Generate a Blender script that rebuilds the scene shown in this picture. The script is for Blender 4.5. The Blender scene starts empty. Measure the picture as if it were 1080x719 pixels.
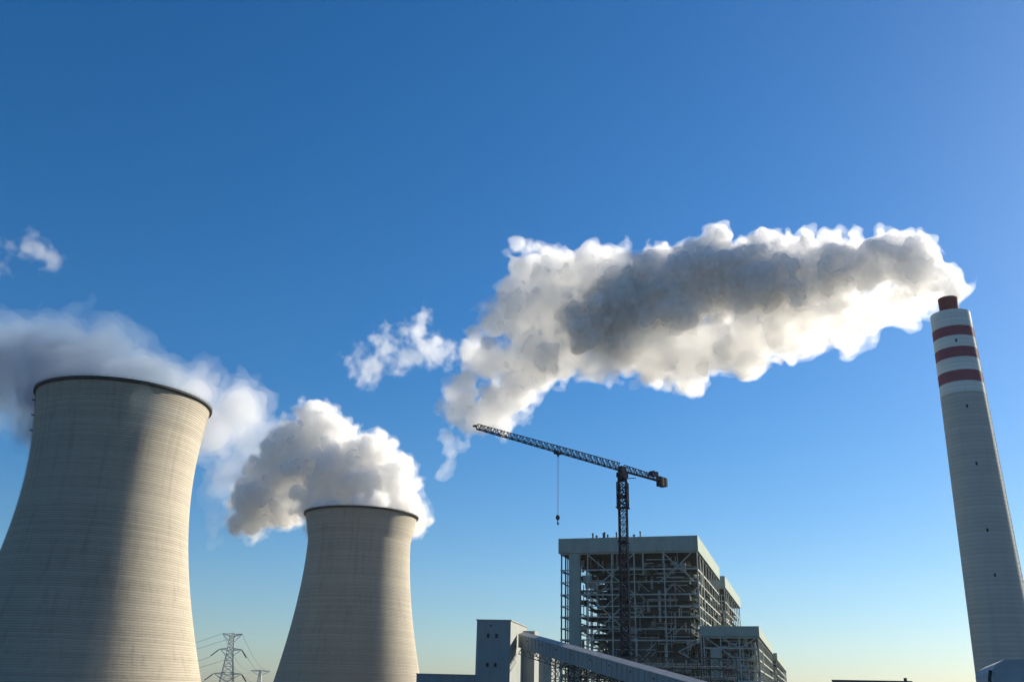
import bpy, math, random
import numpy as np
from mathutils import Vector, Matrix

# ---------------------------------------------------------------- camera, sky, sun
S = bpy.context.scene
C = S.collection
CX, CY = (0.9997166737, -0.0238027779, 0.0), (-0.0085408182, -0.3587143636, -0.9334083028)
CZ = (0.0222177106, 0.9331438437, -0.3588160256)
cam_data = bpy.data.cameras.new('camera')
cam = bpy.data.objects.new('camera', cam_data); C.objects.link(cam)
m3 = Matrix((CX, CY, CZ))
cam.matrix_world = Matrix.Translation((0, 0, 2)) @ m3.to_4x4()
cam_data.sensor_width = 36.0; cam_data.lens = 36.0 * 969 / 1080
cam_data.clip_start = 0.5; cam_data.clip_end = 60000
S.camera = cam

SUN_AZ, SUN_EL = math.radians(56), math.radians(25)
w = bpy.data.worlds.new('World'); S.world = w; w.use_nodes = True
nt = w.node_tree; nt.nodes.clear()
sky = nt.nodes.new('ShaderNodeTexSky'); sky.sky_type = 'NISHITA'; sky.sun_disc = False
sky.sun_elevation = SUN_EL; sky.sun_rotation = SUN_AZ; sky.altitude = 50
sky.air_density = 1.15; sky.dust_density = 0.44; sky.ozone_density = 7.2
hs = nt.nodes.new('ShaderNodeHueSaturation'); hs.inputs['Saturation'].default_value = 1.21
bg = nt.nodes.new('ShaderNodeBackground'); bg.inputs['Strength'].default_value = 0.057
wo = nt.nodes.new('ShaderNodeOutputWorld')
nt.links.new(sky.outputs[0], hs.inputs['Color']); nt.links.new(hs.outputs[0], bg.inputs['Color']); nt.links.new(bg.outputs[0], wo.inputs['Surface'])
sd = bpy.data.lights.new('sun', 'SUN'); sd.energy = 5.0; sd.angle = math.radians(0.6); sd.color = (1.0, 0.90, 0.73)
sun = bpy.data.objects.new('sun', sd); C.objects.link(sun)
sv = Vector((math.sin(SUN_AZ) * math.cos(SUN_EL), math.cos(SUN_AZ) * math.cos(SUN_EL), math.sin(SUN_EL)))
sun.rotation_euler = sv.to_track_quat('Z', 'Y').to_euler()
S.view_settings.view_transform = 'Standard'; S.view_settings.look = 'None'
S.view_settings.gamma = 1.0; S.view_settings.exposure = 1.05; S.view_settings.use_curve_mapping = False
cy = S.cycles
cy.use_denoising = True
cy.max_bounces = 16; cy.diffuse_bounces = 3; cy.volume_bounces = 14; cy.transparent_max_bounces = 64; cy.transmission_bounces = 8
cy.sample_clamp_indirect = 4.0
cy.caustics_reflective = False; cy.caustics_refractive = False

R = random.Random(7)

# ---------------------------------------------------------------- helpers
class MB:
    def __init__(s): s.v = []; s.f = []
    def add(s, vs, fs):
        n = len(s.v); s.v += [tuple(p) for p in vs]; s.f += [tuple(i + n for i in f) for f in fs]
    def para(s, o, a, b, c):
        o, a, b, c = map(Vector, (o, a, b, c))
        if a.cross(b).dot(c) < 0: a, b = b, a
        vs = [o, o + a, o + a + b, o + b, o + c, o + a + c, o + a + b + c, o + b + c]
        s.add(vs, [(3, 2, 1, 0), (4, 5, 6, 7), (0, 1, 5, 4), (1, 2, 6, 5), (2, 3, 7, 6), (3, 0, 4, 7)])
    def box(s, c, ax, ay, sx, sy, sz):
        ax, ay = Vector(ax).normalized() * sx, Vector(ay).normalized() * sy
        s.para(Vector(c) - ax / 2 - ay / 2 - Vector((0, 0, sz / 2)), ax, ay, (0, 0, sz))
    def bar(s, p, q, w, h=None):
        p, q = Vector(p), Vector(q); d = q - p
        if d.length < 1e-4: return
        h = h or w
        a = d.cross(Vector((0, 0, 1)))
        if a.length < 1e-3 * d.length: a = d.cross(Vector((0.3, 1, 0)))
        a.normalize(); b = a.cross(d).normalized()
        s.para(p - a * w / 2 - b * h / 2, a * w, b * h, d)
    def tube(s, pts, r, n=8, r1=None, caps=True):
        pts = [Vector(p) for p in pts]; m = len(pts); vs = []; fs = []
        for i, p in enumerate(pts):
            d = (pts[min(i + 1, m - 1)] - pts[max(i - 1, 0)]).normalized()
            a = d.cross(Vector((0, 0, 1)))
            if a.length < 0.05: a = d.cross(Vector((0, 1, 0)))
            a.normalize(); b = a.cross(d).normalized()
            rr = r if r1 is None else r + (r1 - r) * i / (m - 1)
            for k in range(n):
                t = 2 * math.pi * k / n; vs.append(p + a * (rr * math.cos(t)) + b * (rr * math.sin(t)))
        for i in range(m - 1):
            for k in range(n):
                fs.append((i * n + k, i * n + (k + 1) % n, (i + 1) * n + (k + 1) % n, (i + 1) * n + k))
        if caps: fs += [tuple(range(n))[::-1], tuple((m - 1) * n + k for k in range(n))]
        s.add(vs, fs)
    def revolve(s, x, y, prof, n, closed=False):
        vs = []; fs = []
        for r, z in prof:
            for k in range(n):
                t = 2 * math.pi * k / n; vs.append((x + r * math.cos(t), y + r * math.sin(t), z))
        m = len(prof)
        for i in range(m if closed else m - 1):
            j = (i + 1) % m
            for k in range(n):
                k2 = (k + 1) % n; fs.append((i * n + k, i * n + k2, j * n + k2, j * n + k))
        s.add(vs, fs)
    def prism(s, poly, d):
        n = len(poly); d = Vector(d); P = [Vector(p) for p in poly]
        s.add(P + [p + d for p in P], [tuple(range(n))[::-1], tuple(range(n, 2 * n))] + [(i, (i + 1) % n, (i + 1) % n + n, i + n) for i in range(n)])
    def build(s, name, mat, parent=None, smooth=False):
        me = bpy.data.meshes.new(name)
        off = Vector((0, 0, 0))
        p = parent
        while p is not None: off += p.location; p = p.parent
        me.from_pydata([tuple(Vector(v) - off) for v in s.v], [], s.f)
        me.materials.append(mat); me.validate()
        if smooth: me.shade_smooth()
        o = bpy.data.objects.new(name, me); C.objects.link(o)
        if parent is not None: o.parent = parent
        return o

def thing(name, label, cat, loc=(0, 0, 0), group=None):
    o = bpy.data.objects.new(name, None); C.objects.link(o); o.location = loc; o.empty_display_size = 1
    o['label'] = label; o['category'] = cat
    if group: o['group'] = group
    return o

def tag(o, label, cat, group=None):
    o['label'] = label; o['category'] = cat
    if group: o['group'] = group
    return o

def mat(name, col, rough=0.7, var=0.15, scale=0.2, metal=0.0, stretch=(1, 1, 1), bump=0.0, spec=0.2):
    m = bpy.data.materials.new(name); m.use_nodes = True; t = m.node_tree; b = t.nodes['Principled BSDF']
    b.inputs['Roughness'].default_value = rough; b.inputs['Metallic'].default_value = metal; b.inputs['Specular IOR Level'].default_value = spec
    tc = t.nodes.new('ShaderNodeTexCoord'); mp = t.nodes.new('ShaderNodeMapping'); mp.inputs['Scale'].default_value = stretch
    no = t.nodes.new('ShaderNodeTexNoise'); no.inputs['Scale'].default_value = scale; no.inputs['Detail'].default_value = 6
    mr = t.nodes.new('ShaderNodeMapRange'); mr.inputs['From Min'].default_value = 0.3; mr.inputs['From Max'].default_value = 0.7
    mr.inputs['To Min'].default_value = 1 - var; mr.inputs['To Max'].default_value = 1 + var
    mx = t.nodes.new('ShaderNodeMix'); mx.data_type = 'RGBA'; mx.blend_type = 'MULTIPLY'; mx.inputs[0].default_value = 1
    mx.inputs[6].default_value = (*col, 1)
    t.links.new(tc.outputs['Object'], mp.inputs[0]); t.links.new(mp.outputs[0], no.inputs['Vector'])
    t.links.new(no.outputs['Fac'], mr.inputs['Value']); t.links.new(mr.outputs[0], mx.inputs[7]); t.links.new(mx.outputs[2], b.inputs['Base Color'])
    if bump:
        bp = t.nodes.new('ShaderNodeBump'); bp.inputs['Strength'].default_value = bump; bp.inputs['Distance'].default_value = 0.3
        t.links.new(no.outputs['Fac'], bp.inputs['Height']); t.links.new(bp.outputs[0], b.inputs['Normal'])
    return m

def concrete(name, col, lift, bands=None, var=0.10, zoff=0.0):
    """Slip-formed concrete: one tone per lift, a dark joint between lifts, streaks; optional painted bands (z0, z1, colour)."""
    m = bpy.data.materials.new(name); m.use_nodes = True; t = m.node_tree; N = t.nodes; L = t.links; b = N['Principled BSDF']
    b.inputs['Roughness'].default_value = 0.85
    tc = N.new('ShaderNodeTexCoord'); sx = N.new('ShaderNodeSeparateXYZ'); L.new(tc.outputs['Object'], sx.inputs[0])
    def math_(op, a, c=None):
        n = N.new('ShaderNodeMath'); n.operation = op
        for i, q in enumerate((a, c)):
            if q is None: continue
            if isinstance(q, (int, float)): n.inputs[i].default_value = q
            else: L.new(q, n.inputs[i])
        return n.outputs[0]
    zl = math_('DIVIDE', sx.outputs[2], lift); fl = math_('FLOOR', zl); fr = math_('FRACT', zl)
    wn = N.new('ShaderNodeTexWhiteNoise'); wn.noise_dimensions = '1D'; L.new(fl, wn.inputs['W'])
    joint = math_('LESS_THAN', fr, 0.22)
    n1 = N.new('ShaderNodeTexNoise'); n1.inputs['Scale'].default_value = 0.035; n1.inputs['Detail'].default_value = 5
    L.new(tc.outputs['Object'], n1.inputs['Vector'])
    mp = N.new('ShaderNodeMapping'); mp.inputs['Scale'].default_value = (0.25, 0.25, 0.9); L.new(tc.outputs['Object'], mp.inputs[0])
    n2 = N.new('ShaderNodeTexNoise'); n2.inputs['Scale'].default_value = 0.8; n2.inputs['Detail'].default_value = 5; n2.inputs['Roughness'].default_value = 0.7
    L.new(mp.outputs[0], n2.inputs['Vector'])
    mp3 = N.new('ShaderNodeMapping'); mp3.inputs['Scale'].default_value = (0.3, 0.3, 0.012); L.new(tc.outputs['Object'], mp3.inputs[0])
    n3 = N.new('ShaderNodeTexNoise'); n3.inputs['Scale'].default_value = 0.9; n3.inputs['Detail'].default_value = 4; L.new(mp3.outputs[0], n3.inputs['Vector'])
    v = math_('MULTIPLY', math_('SUBTRACT', wn.outputs['Value'], 0.5), var * 1.3)
    v = math_('ADD', v, math_('MULTIPLY', math_('SUBTRACT', n1.outputs['Fac'], 0.5), var * 1.6))
    v = math_('ADD', v, math_('MULTIPLY', math_('SUBTRACT', n2.outputs['Fac'], 0.5), var * 2.2))
    v = math_('ADD', v, math_('MULTIPLY', math_('SUBTRACT', n3.outputs['Fac'], 0.5), var * 1.6))
    v = math_('SUBTRACT', v, math_('MULTIPLY', joint, var * 1.5))
    drip = N.new('ShaderNodeMapRange'); L.new(n3.outputs['Fac'], drip.inputs['Value']); drip.inputs['From Min'].default_value = .52; drip.inputs['From Max'].default_value = .72; drip.inputs['To Max'].default_value = var * 1.6
    v = math_('SUBTRACT', v, drip.outputs[0])
    v = math_('ADD', v, 1.03)
    base = None
    rgb = N.new('ShaderNodeRGB'); rgb.outputs[0].default_value = (*col, 1); base = rgb.outputs[0]
    for (z0, z1, bc) in bands or ():
        inside = math_('MULTIPLY', math_('GREATER_THAN', sx.outputs[2], z0), math_('LESS_THAN', sx.outputs[2], z1))
        mb = N.new('ShaderNodeMix'); mb.data_type = 'RGBA'; L.new(inside, mb.inputs[0]); L.new(base, mb.inputs[6]); mb.inputs[7].default_value = (*bc, 1); base = mb.outputs[2]
    vm = N.new('ShaderNodeVectorMath'); vm.operation = 'SCALE'; L.new(base, vm.inputs[0]); L.new(v, vm.inputs['Scale'])
    L.new(vm.outputs[0], b.inputs['Base Color'])
    bp = N.new('ShaderNodeBump'); bp.inputs['Strength'].default_value = 0.6; bp.inputs['Distance'].default_value = 0.12
    L.new(math_('ADD', math_('MULTIPLY', joint, -0.8), n2.outputs['Fac']), bp.inputs['Height']); L.new(bp.outputs[0], b.inputs['Normal'])
    return m

def panel(name, col, pitch=0.6, var=0.12, joint=6.0):
    """Profiled metal cladding: fine vertical ribs, sheet joints and weathering."""
    m = bpy.data.materials.new(name); m.use_nodes = True; t = m.node_tree; N = t.nodes; L = t.links; b = N['Principled BSDF']
    b.inputs['Roughness'].default_value = 0.85; b.inputs['Specular IOR Level'].default_value = .12
    tc = N.new('ShaderNodeTexCoord')
    n1 = N.new('ShaderNodeTexNoise'); n1.inputs['Scale'].default_value = 0.15; n1.inputs['Detail'].default_value = 7; L.new(tc.outputs['Object'], n1.inputs['Vector'])
    mp = N.new('ShaderNodeMapping'); mp.inputs['Scale'].default_value = (1, 1, 0.05); L.new(tc.outputs['Object'], mp.inputs[0])
    n2 = N.new('ShaderNodeTexNoise'); n2.inputs['Scale'].default_value = 1.4; n2.inputs['Detail'].default_value = 3; L.new(mp.outputs[0], n2.inputs['Vector'])
    ad = N.new('ShaderNodeMath'); ad.operation = 'ADD'; L.new(n1.outputs['Fac'], ad.inputs[0]); L.new(n2.outputs['Fac'], ad.inputs[1])
    mr = N.new('ShaderNodeMapRange'); mr.inputs['From Min'].default_value = 0.7; mr.inputs['From Max'].default_value = 1.3
    mr.inputs['To Min'].default_value = 1 - var; mr.inputs['To Max'].default_value = 1 + var; L.new(ad.outputs[0], mr.inputs['Value'])
    vm = N.new('ShaderNodeVectorMath'); vm.operation = 'SCALE'; vm.inputs[0].default_value = col; L.new(mr.outputs[0], vm.inputs['Scale']); L.new(vm.outputs[0], b.inputs['Base Color'])
    wv = N.new('ShaderNodeTexWave'); wv.inputs['Scale'].default_value = 1 / pitch * 0.32; wv.bands_direction = 'X'; L.new(tc.outputs['Object'], wv.inputs['Vector'])
    bp = N.new('ShaderNodeBump'); bp.inputs['Strength'].default_value = 0.5; bp.inputs['Distance'].default_value = 0.05
    L.new(wv.outputs['Fac'], bp.inputs['Height']); L.new(bp.outputs[0], b.inputs['Normal'])
    return m

M_tower = concrete('tower_concrete', (0.37, 0.335, 0.27), 1.3, var=0.13)
M_rim = mat('rim_dark', (0.05, 0.055, 0.06), 0.8)
M_steel = mat('galvanised_steel', (0.38, 0.41, 0.37), 0.75, 0.2, 0.5)
M_dark = mat('dark_equipment', (0.05, 0.07, 0.068), 0.8, 0.3, 0.3, spec=.05)
M_lag = mat('aluminium_lagging', (0.32, 0.31, 0.28), 0.45, 0.25, 0.4, metal=0.3)
M_fascia = panel('grey_cladding', (0.29, 0.35, 0.31))
M_shaft = panel('shaft_cladding', (0.30, 0.36, 0.32), 0.8)
M_floor = mat('grating', (0.055, 0.068, 0.065), 0.9, 0.2, 0.4, spec=.05)
M_crane = mat('crane_paint', (0.002, 0.010, 0.028), 0.9, 0.3, 0.5, spec=0.02)
M_ballast = mat('ballast_concrete', (0.045, 0.05, 0.045), 0.9, 0.2, 0.6)
M_blue = panel('transfer_cladding', (0.29, 0.31, 0.30), 0.7)
M_roofg = mat('gallery_roof', (0.40, 0.39, 0.37), 0.8, 0.12, 0.4)
M_win = mat('window_dark', (0.02, 0.025, 0.03), 0.25)
M_wire = mat('wire', (0.06, 0.065, 0.07), 0.6)
M_pylon = mat('pylon_steel', (0.58, 0.59, 0.57), 0.5, 0.2, 0.4)
M_ins = mat('insulator', (0.05, 0.05, 0.05), 0.4)
M_ground = mat('ground_soil', (0.06, 0.055, 0.045), 0.95, 0.3, 0.02)

# ---------------------------------------------------------------- ground
g = MB(); g.add([(-3900, -3900, 0), (3900, -3900, 0), (3900, 3900, 0), (-3900, 3900, 0)], [(0, 1, 2, 3)])
g.build('ground', M_ground)['kind'] = 'structure'

# ---------------------------------------------------------------- cooling towers
def cooling_tower(label, x, y, rt, rth, zt, b, H):
    root = thing('cooling_tower', label, 'cooling tower', (x, y, 0), 'hyperbolic cooling towers')
    k = math.sqrt((rt / rth) ** 2 - 1) / (H - zt)
    def rad(z): return rth * math.sqrt(1 + ((k * (z - zt)) ** 2 if z > zt else ((z - zt) / b) ** 2))
    prof = []
    z = 0.0; lift = 1.3
    while z < H - 1.4:
        r = rad(z); prof += [(r - 0.07, z), (r + 0.0, z + 0.25), (r + 0.0, z + lift - 0.04)]; z += lift
    prof.append((rad(H), H)); prof.append((rad(H) - 0.9, H)); prof.append((rad(H - 30) - 0.9, H - 30)); prof.append((rad(H - 60) - 0.8, H - 60))
    m = MB(); m.revolve(x, y, prof, 160); m.build('shell', M_tower, root, smooth=False)
    m = MB(); m.revolve(x, y, [(rt + 0.02, H - 1.6), (rt + 1.1, H - 0.9), (rt + 1.1, H + 0.35), (rt - 0.6, H + 0.35), (rt - 0.6, H - 0.1)], 160, True)
    m.build('rim_walkway', M_rim, root)
    m = MB(); n = 72
    for i in range(n):
        t = 2 * math.pi * i / n; a = (x + (rt + 1) * math.cos(t), y + (rt + 1) * math.sin(t)); t2 = 2 * math.pi * (i + 1) / n
        c = (x + (rt + 1) * math.cos(t2), y + (rt + 1) * math.sin(t2))
        m.bar((*a, H + 0.3), (*a, H + 1.5), 0.09); m.bar((*a, H + 1.5), (*c, H + 1.5), 0.08); m.bar((*a, H + 0.9), (*c, H + 0.9), 0.06)
    m.build('guard_rail', M_rim, root)
    return root, rad

X1, Y1 = 596 * math.sin(-0.411), 596 * math.cos(-0.411)
X2, Y2 = 933.8 * math.sin(-0.1572), 933.8 * math.cos(-0.1572)
t1, rad1 = cooling_tower('near, larger-looking cooling tower at the left edge with a broad shadow down it', X1, Y1, 50.4, 46.2, 117.3, 108.5, 165)
t2, rad2 = cooling_tower('far cooling tower right of the lattice pylon with thick white steam on its rim', X2, Y2, 55.9, 50.1, 142.3, 144, 165)
# inspection platforms and caged ladder up the near tower's outer left flank
aw = math.atan2(-Y1, -X1) - math.radians(84)
m = MB()
zs = [40 + i * 4 for i in range(31)]
for sgn in (-0.3, 0.3):
    for i in range(len(zs) - 1):
        z0, z1 = zs[i], zs[i + 1]; r0, r1 = rad1(z0) + 0.35, rad1(z1) + 0.35
        a = aw + sgn / 46
        m.bar((X1 + r0 * math.cos(a), Y1 + r0 * math.sin(a), z0), (X1 + r1 * math.cos(a), Y1 + r1 * math.sin(a), z1), 0.12)
m.build('ladder', M_rim, t1)
for z in (158, 149, 140):
    r = rad1(z); m = MB(); c, s = math.cos(aw), math.sin(aw)
    m.box((X1 + (r + 0.8) * c, Y1 + (r + 0.8) * s, z), (c, s, 0), (-s, c, 0), 1.7, 2.4, 0.25)
    m.box((X1 + (r + 1.55) * c, Y1 + (r + 1.55) * s, z + 0.7), (c, s, 0), (-s, c, 0), 0.12, 2.4, 1.2)
    m.build('ladder_platform', M_rim, t1)

# ---------------------------------------------------------------- chimney
XC, YC, HC = 244.5, 472.3, 205.0
RED = (0.19, 0.033, 0.07); WHITE = (0.62, 0.67, 0.63)
M_chim = concrete('chimney_concrete', (0.40, 0.43, 0.395), 2.2, bands=[(157.5, 210, WHITE), (189.6, 195.3, RED), (177.0, 183.0, RED), (163.4, 169.6, RED)], var=0.09)
M_flue = mat('flue_brick', (0.15, 0.032, 0.034), 0.85, 0.2, 0.6)
ch = thing('chimney', 'tall pale concrete chimney with three dark red bands and white top', 'chimney', (XC, YC, 0))
def radc(z): return 14.6 - (14.6 - 10.2) * z / HC
prof = []; z = 0.0
while z < HC - 1.5:
    prof += [(radc(z) - 0.05, z), (radc(z), z + 0.3), (radc(z), z + 2.15)]; z += 2.2
prof += [(10.25, HC), (9.2, HC), (9.2, HC - 12)]
m = MB(); m.revolve(XC, YC, prof, 96); m.build('shaft', M_chim, ch)
m = MB(); m.revolve(XC, YC, [(9.25, HC - 0.8), (0.02, HC - 0.5)], 48); m.build('roof_slab', M_floor, ch)
m = MB(); m.revolve(XC, YC, [(5.0, HC - 1), (5.0, HC + 9.3), (5.15, HC + 9.3), (5.15, HC + 10), (4.6, HC + 10), (4.6, HC)], 48); m.build('flue', M_flue, ch)
ac = math.atan2(-YC, -XC)
for z in (186.3, 149, 118, 84, 62):
    m = MB(); a = ac + 0.10; c, s = math.cos(a), math.sin(a); r = radc(z)
    m.box((XC + (r - 0.1) * c, YC + (r - 0.1) * s, z), (c, s, 0), (-s, c, 0), 0.5, 1.0, 1.7); m.build('vent_opening', M_win, ch)
# caged ladder up the sunlit flank
m = MB(); a = ac + math.radians(84)
for i in range(62):
    z0, z1 = 12 + i * 3, 15 + i * 3
    for sg in (-.05, .05):
        r0, r1 = radc(z0) + .25, radc(z1) + .25
        m.bar((XC + r0 * math.cos(a + sg), YC + r0 * math.sin(a + sg), z0), (XC + r1 * math.cos(a + sg), YC + r1 * math.sin(a + sg), z1), 0.14)
    m.bar((XC + r0 * math.cos(a - .05), YC + r0 * math.sin(a - .05), z0), (XC + r0 * math.cos(a + .05), YC + r0 * math.sin(a + .05), z0), 0.35, .35)
m.build('ladder', M_steel, ch)

# ---------------------------------------------------------------- boiler house frames
SD = Vector((0.297, 0.955, 0)).normalized(); FD = Vector((-SD.y, SD.x, 0))   # along the long side; along the front, leftwards
P0 = Vector((102.7, 504.6, 0))
def pt(u, v, z): return P0 + FD * u + SD * v + Vector((0, 0, z))

def obox(mb, u0, u1, v0, v1, z0, z1):
    mb.para(pt(u0, v0, z0), FD * (u1 - u0), SD * (v1 - v0), (0, 0, z1 - z0))

def frame_building(label, u0, u1, v0, v1, H, fh, cols_u, cols_v, tiers, braces, rnd, clutter=1.0, cat='boiler house', group=None, mass=None):
    """Open steel frame: fascia ring and roof on columns, tier beams, braces, floors and plant inside."""
    c = pt((u0 + u1) / 2, (v0 + v1) / 2, 0)
    root = thing('steel_frame_building', label, cat, c, group)
    o = 0.9
    m = MB()
    obox(m, u0 - o, u1 + o, v0 - o, v0 - o + 0.5, H - fh, H)
    obox(m, u0 - o, u1 + o, v1 + o - 0.5, v1 + o, H - fh, H)
    obox(m, u0 - o, u0 - o + 0.5, v0 - o + 0.503, v1 + o - 0.503, H - fh, H)
    obox(m, u1 + o - 0.5, u1 + o, v0 - o + 0.503, v1 + o - 0.503, H - fh, H)
    m.build('parapet_cladding', M_fascia, root)
    m = MB(); obox(m, u0 - o + 0.51, u1 + o - 0.51, v0 - o + 0.51, v1 + o - 0.51, H - fh + 1.2, H - fh + 1.6); m.build('roof', M_floor, root)
    m = MB(); obox(m, u0 - o - 0.06, u1 + o + 0.06, v0 - o - 0.06, v0 - o - 0.003, H - 0.25, H + 0.05); obox(m, u0 - o - 0.06, u0 - o - 0.003, v0 - o, v1 + o, H - 0.25, H + 0.05)
    m.build('coping', M_steel, root)
    cw = 0.6
    for v in (v0, v0 + (v1 - v0) * 0.22):
        for u in cols_u:
            m = MB(); obox(m, u - cw / 2, u + cw / 2, v, v + cw, 0, H - fh + 1); m.build('column', M_steel, root)
    for v in cols_v[1:]:
        m = MB(); obox(m, u0, u0 + cw, v - cw / 2, v + cw / 2, 0, H - fh + 1); m.build('column', M_steel, root)
    for v in cols_v[1:]:
        m = MB(); obox(m, u1 - cw, u1, v - cw / 2, v + cw / 2, 0, H - fh + 1); m.build('column', M_steel, root)
    for z in tiers:
        bh = 0.5 if z in (61, 48.2, 36.4, 10) else 0.7
        m = MB(); obox(m, u0 + cw, u1, v0 + 0.1, v0 + 0.6, z - bh / 2, z + bh / 2); m.build('floor_beam', M_steel, root)
        m = MB(); obox(m, u0 + 0.1, u0 + 0.6, v0 + cw, v1, z - bh / 2, z + bh / 2); m.build('floor_beam', M_steel, root)
        m = MB(); obox(m, u1 - 0.6, u1 - 0.1, v0 + cw, v1, z - bh / 2, z + bh / 2); m.build('floor_beam', M_steel, root)
    for (face, a, za, b_, zb) in braces:
        m = MB()
        if face == 'f': m.bar(pt(a, v0 + 0.35, za), pt(b_, v0 + 0.35, zb), 0.5)
        else: m.bar(pt(u0 + 0.35, a, za), pt(u0 + 0.35, b_, zb), 0.5)
        m.build('diagonal_brace', M_steel, root)
    # floors with edge rails, leaving voids
    top = H - fh
    zz = [3 + i * 4.4 for i in range(int((top - 3) / 4.4))]
    for z in zz:
        a = u0 + rnd.uniform(1.5, 5); b_ = u1 - rnd.uniform(6, 14) * (u1 - u0) / 75
        d0 = v0 + rnd.uniform(3, 9)
        m = MB(); obox(m, a, b_, d0, v0 + min(38, (v1 - v0) * .4), z, z + 0.25); m.build('floor_grating', M_floor, root)
        m = MB()
        for q in (0.6, 1.15): m.bar(pt(a, d0 + 0.1, z + 0.2 + q), pt(b_, d0 + 0.1, z + 0.2 + q), 0.09)
        for i in range(int((b_ - a) / 2.2)): m.bar(pt(a + i * 2.2, d0 + 0.1, z + 0.2), pt(a + i * 2.2, d0 + 0.1, z + 1.4), 0.08)
        m.build('handrail', M_floor, root)
        e0 = v0 + (v1 - v0) * 0.42 + rnd.uniform(0, 4); m = MB(); obox(m, u0 + rnd.uniform(1.2, 4), u1 - 8, e0, v1 - 2, z + 1.5, z + 1.75); m.build('floor_grating', M_floor, root)
    # main plant bodies
    for (a, b_, c0, c1, z0, z1) in (mass or ()):
        m = MB(); obox(m, a, b_, c0, c1, z0, z1)
        k = int((z1 - z0) / 2.6)
        for i in range(1, k): obox(m, a - 0.25, b_ + 0.25, c0 - 0.25, c0 - 0.003, z0 + i * 2.6, z0 + i * 2.6 + 0.35); obox(m, a - 0.25, a - 0.003, c0, c1, z0 + i * 2.6, z0 + i * 2.6 + 0.35)
        m.build('boiler_casing', M_dark, root)
    nW = u1 - u0
    for i in range(int(95 * clutter)):
        side = rnd.random() < 0.35
        vv = v0 + (rnd.uniform(1, 16) if not side else rnd.uniform(2, (v1 - v0) * 0.8)); uu = u0 + (rnd.uniform(2, nW - 9) ** 1.0 if not side else rnd.uniform(1, 8))
        if rnd.random() < 0.3 and not side: uu = u0 + rnd.uniform(1, nW * 0.35)
        z = rnd.uniform(4, top - 4); r = rnd.choice((0.25, 0.35, 0.5, 0.8)); m = MB()
        k = rnd.random(); L = rnd.uniform(5, 22)
        if k < 0.45: m.tube([pt(uu, vv, z), pt(uu, vv, min(top, z + L * .8))], r, 8)
        elif k < 0.8: m.tube([pt(uu, vv, z), pt(min(u1 - 8, uu + L), vv, z), pt(min(u1 - 8, uu + L), vv, max(2, z - L * .4))], r, 8)
        else: m.tube([pt(uu, vv, z), pt(uu, min(v1 - 2, vv + L), z + rnd.uniform(-3, 3))], r * 1.3, 8)
        m.build('pipe', M_lag if rnd.random() < .55 else M_steel, root)
    for i in range(int(90 * clutter)):
        vv = v0 + rnd.uniform(2, 22); uu = u0 + rnd.uniform(1.5, max(4, nW - 12)); z = rnd.uniform(4, top - 5)
        if rnd.random() < 0.4: vv = v0 + rnd.uniform(2, (v1 - v0) * .8); uu = u0 + rnd.uniform(1, 7)
        m = MB(); obox(m, uu, min(u1 - 7, uu + rnd.uniform(1.5, 6)), vv, vv + rnd.uniform(1, 4), z, z + rnd.uniform(1, 4))
        if rnd.random() < .5: m.bar(pt(uu + 1, vv, z), pt(uu + rnd.uniform(-5, 5), vv, z - rnd.uniform(2, 6)), 0.9)
        m.build('duct', rnd.choice((M_lag, M_steel, M_dark, M_dark)), root)
    for i in range(int(80 * clutter)):     # cable trays and small beams close behind the face
        uu = u0 + rnd.uniform(1, nW - 14) * rnd.random() ** .4; z = rnd.uniform(4, top - 2); vv = v0 + rnd.uniform(.8, 7); L = rnd.uniform(4, 16)
        m = MB(); obox(m, uu, min(u1 - 9, uu + L), vv, vv + .5, z, z + rnd.uniform(.2, .5)); m.build('cable_tray', rnd.choice((M_lag, M_steel, M_floor)), root)
    for i in range(int(90 * clutter)):
        uu = u0 + rnd.uniform(1, nW - 11) * rnd.random() ** .4; z = rnd.uniform(4, top - 9); vv = v0 + rnd.uniform(.8, 9)
        m = MB(); obox(m, uu, uu + rnd.choice((.25, .35, .5)), vv, vv + .3, z, z + rnd.uniform(3, 9)); m.build('hanger', rnd.choice((M_steel, M_lag, M_floor)), root)
    for i in range(int(34 * clutter)):     # stair flights
        uu = u0 + rnd.uniform(2, nW - 14); vv = v0 + rnd.uniform(1, 5); z = rnd.choice(zz[:-1]); d = rnd.choice((-1, 1))
        m = MB()
        for q in (0, 0.9): m.bar(pt(uu, vv + q, z), pt(uu + d * 5, vv + q, z + 4.4), 0.3)
        m.build('stair_flight', M_steel, root)
    return root

tiersA = [76.5, 67.6, 61, 54.3, 48.2, 42.5, 36.4, 30.6, 18.9, 10]
xb = [('f', 60.3, 76, 34.3, 54.3), ('f', 60.3, 54.3, 34.3, 76), ('f', 60.3, 54.3, 34.3, 30.6), ('f', 60.3, 30.6, 34.3, 54.3),
      ('f', 17.9, 76, 3, 62), ('f', 17.9, 62, 3, 76), ('f', 0, 30.6, 12, 25), ('f', 12, 25, 0, 18.9), ('f', 60.3, 30.6, 46.7, 18.9),
      ('s', 17, 76, 34, 54), ('s', 34, 76, 17, 54), ('s', 84, 54, 100, 30), ('s', 100, 54, 84, 30), ('s', 50, 30, 67, 10)]
bh = frame_building('tallest open steel boiler house, behind the tower crane', 0, 76, 0, 133.8, 85, 8.1,
                    [0, 17.9, 34.3, 46.7, 60.3, 65], [0, 16.7, 33.4, 50.1, 66.8, 83.5, 100.2, 116.9, 133.3], tiersA, xb, random.Random(3), 1.0,
                    mass=[(6, 52, 12, 60, 14, 73), (14, 60, 70, 125, 4, 70), (24, 50, 5, 12, 8, 30)])
m = MB(); obox(m, 65.4, 71.0, -0.3, 5.5, 0, 77.6); m.build('stair_shaft', M_shaft, bh)
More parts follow.
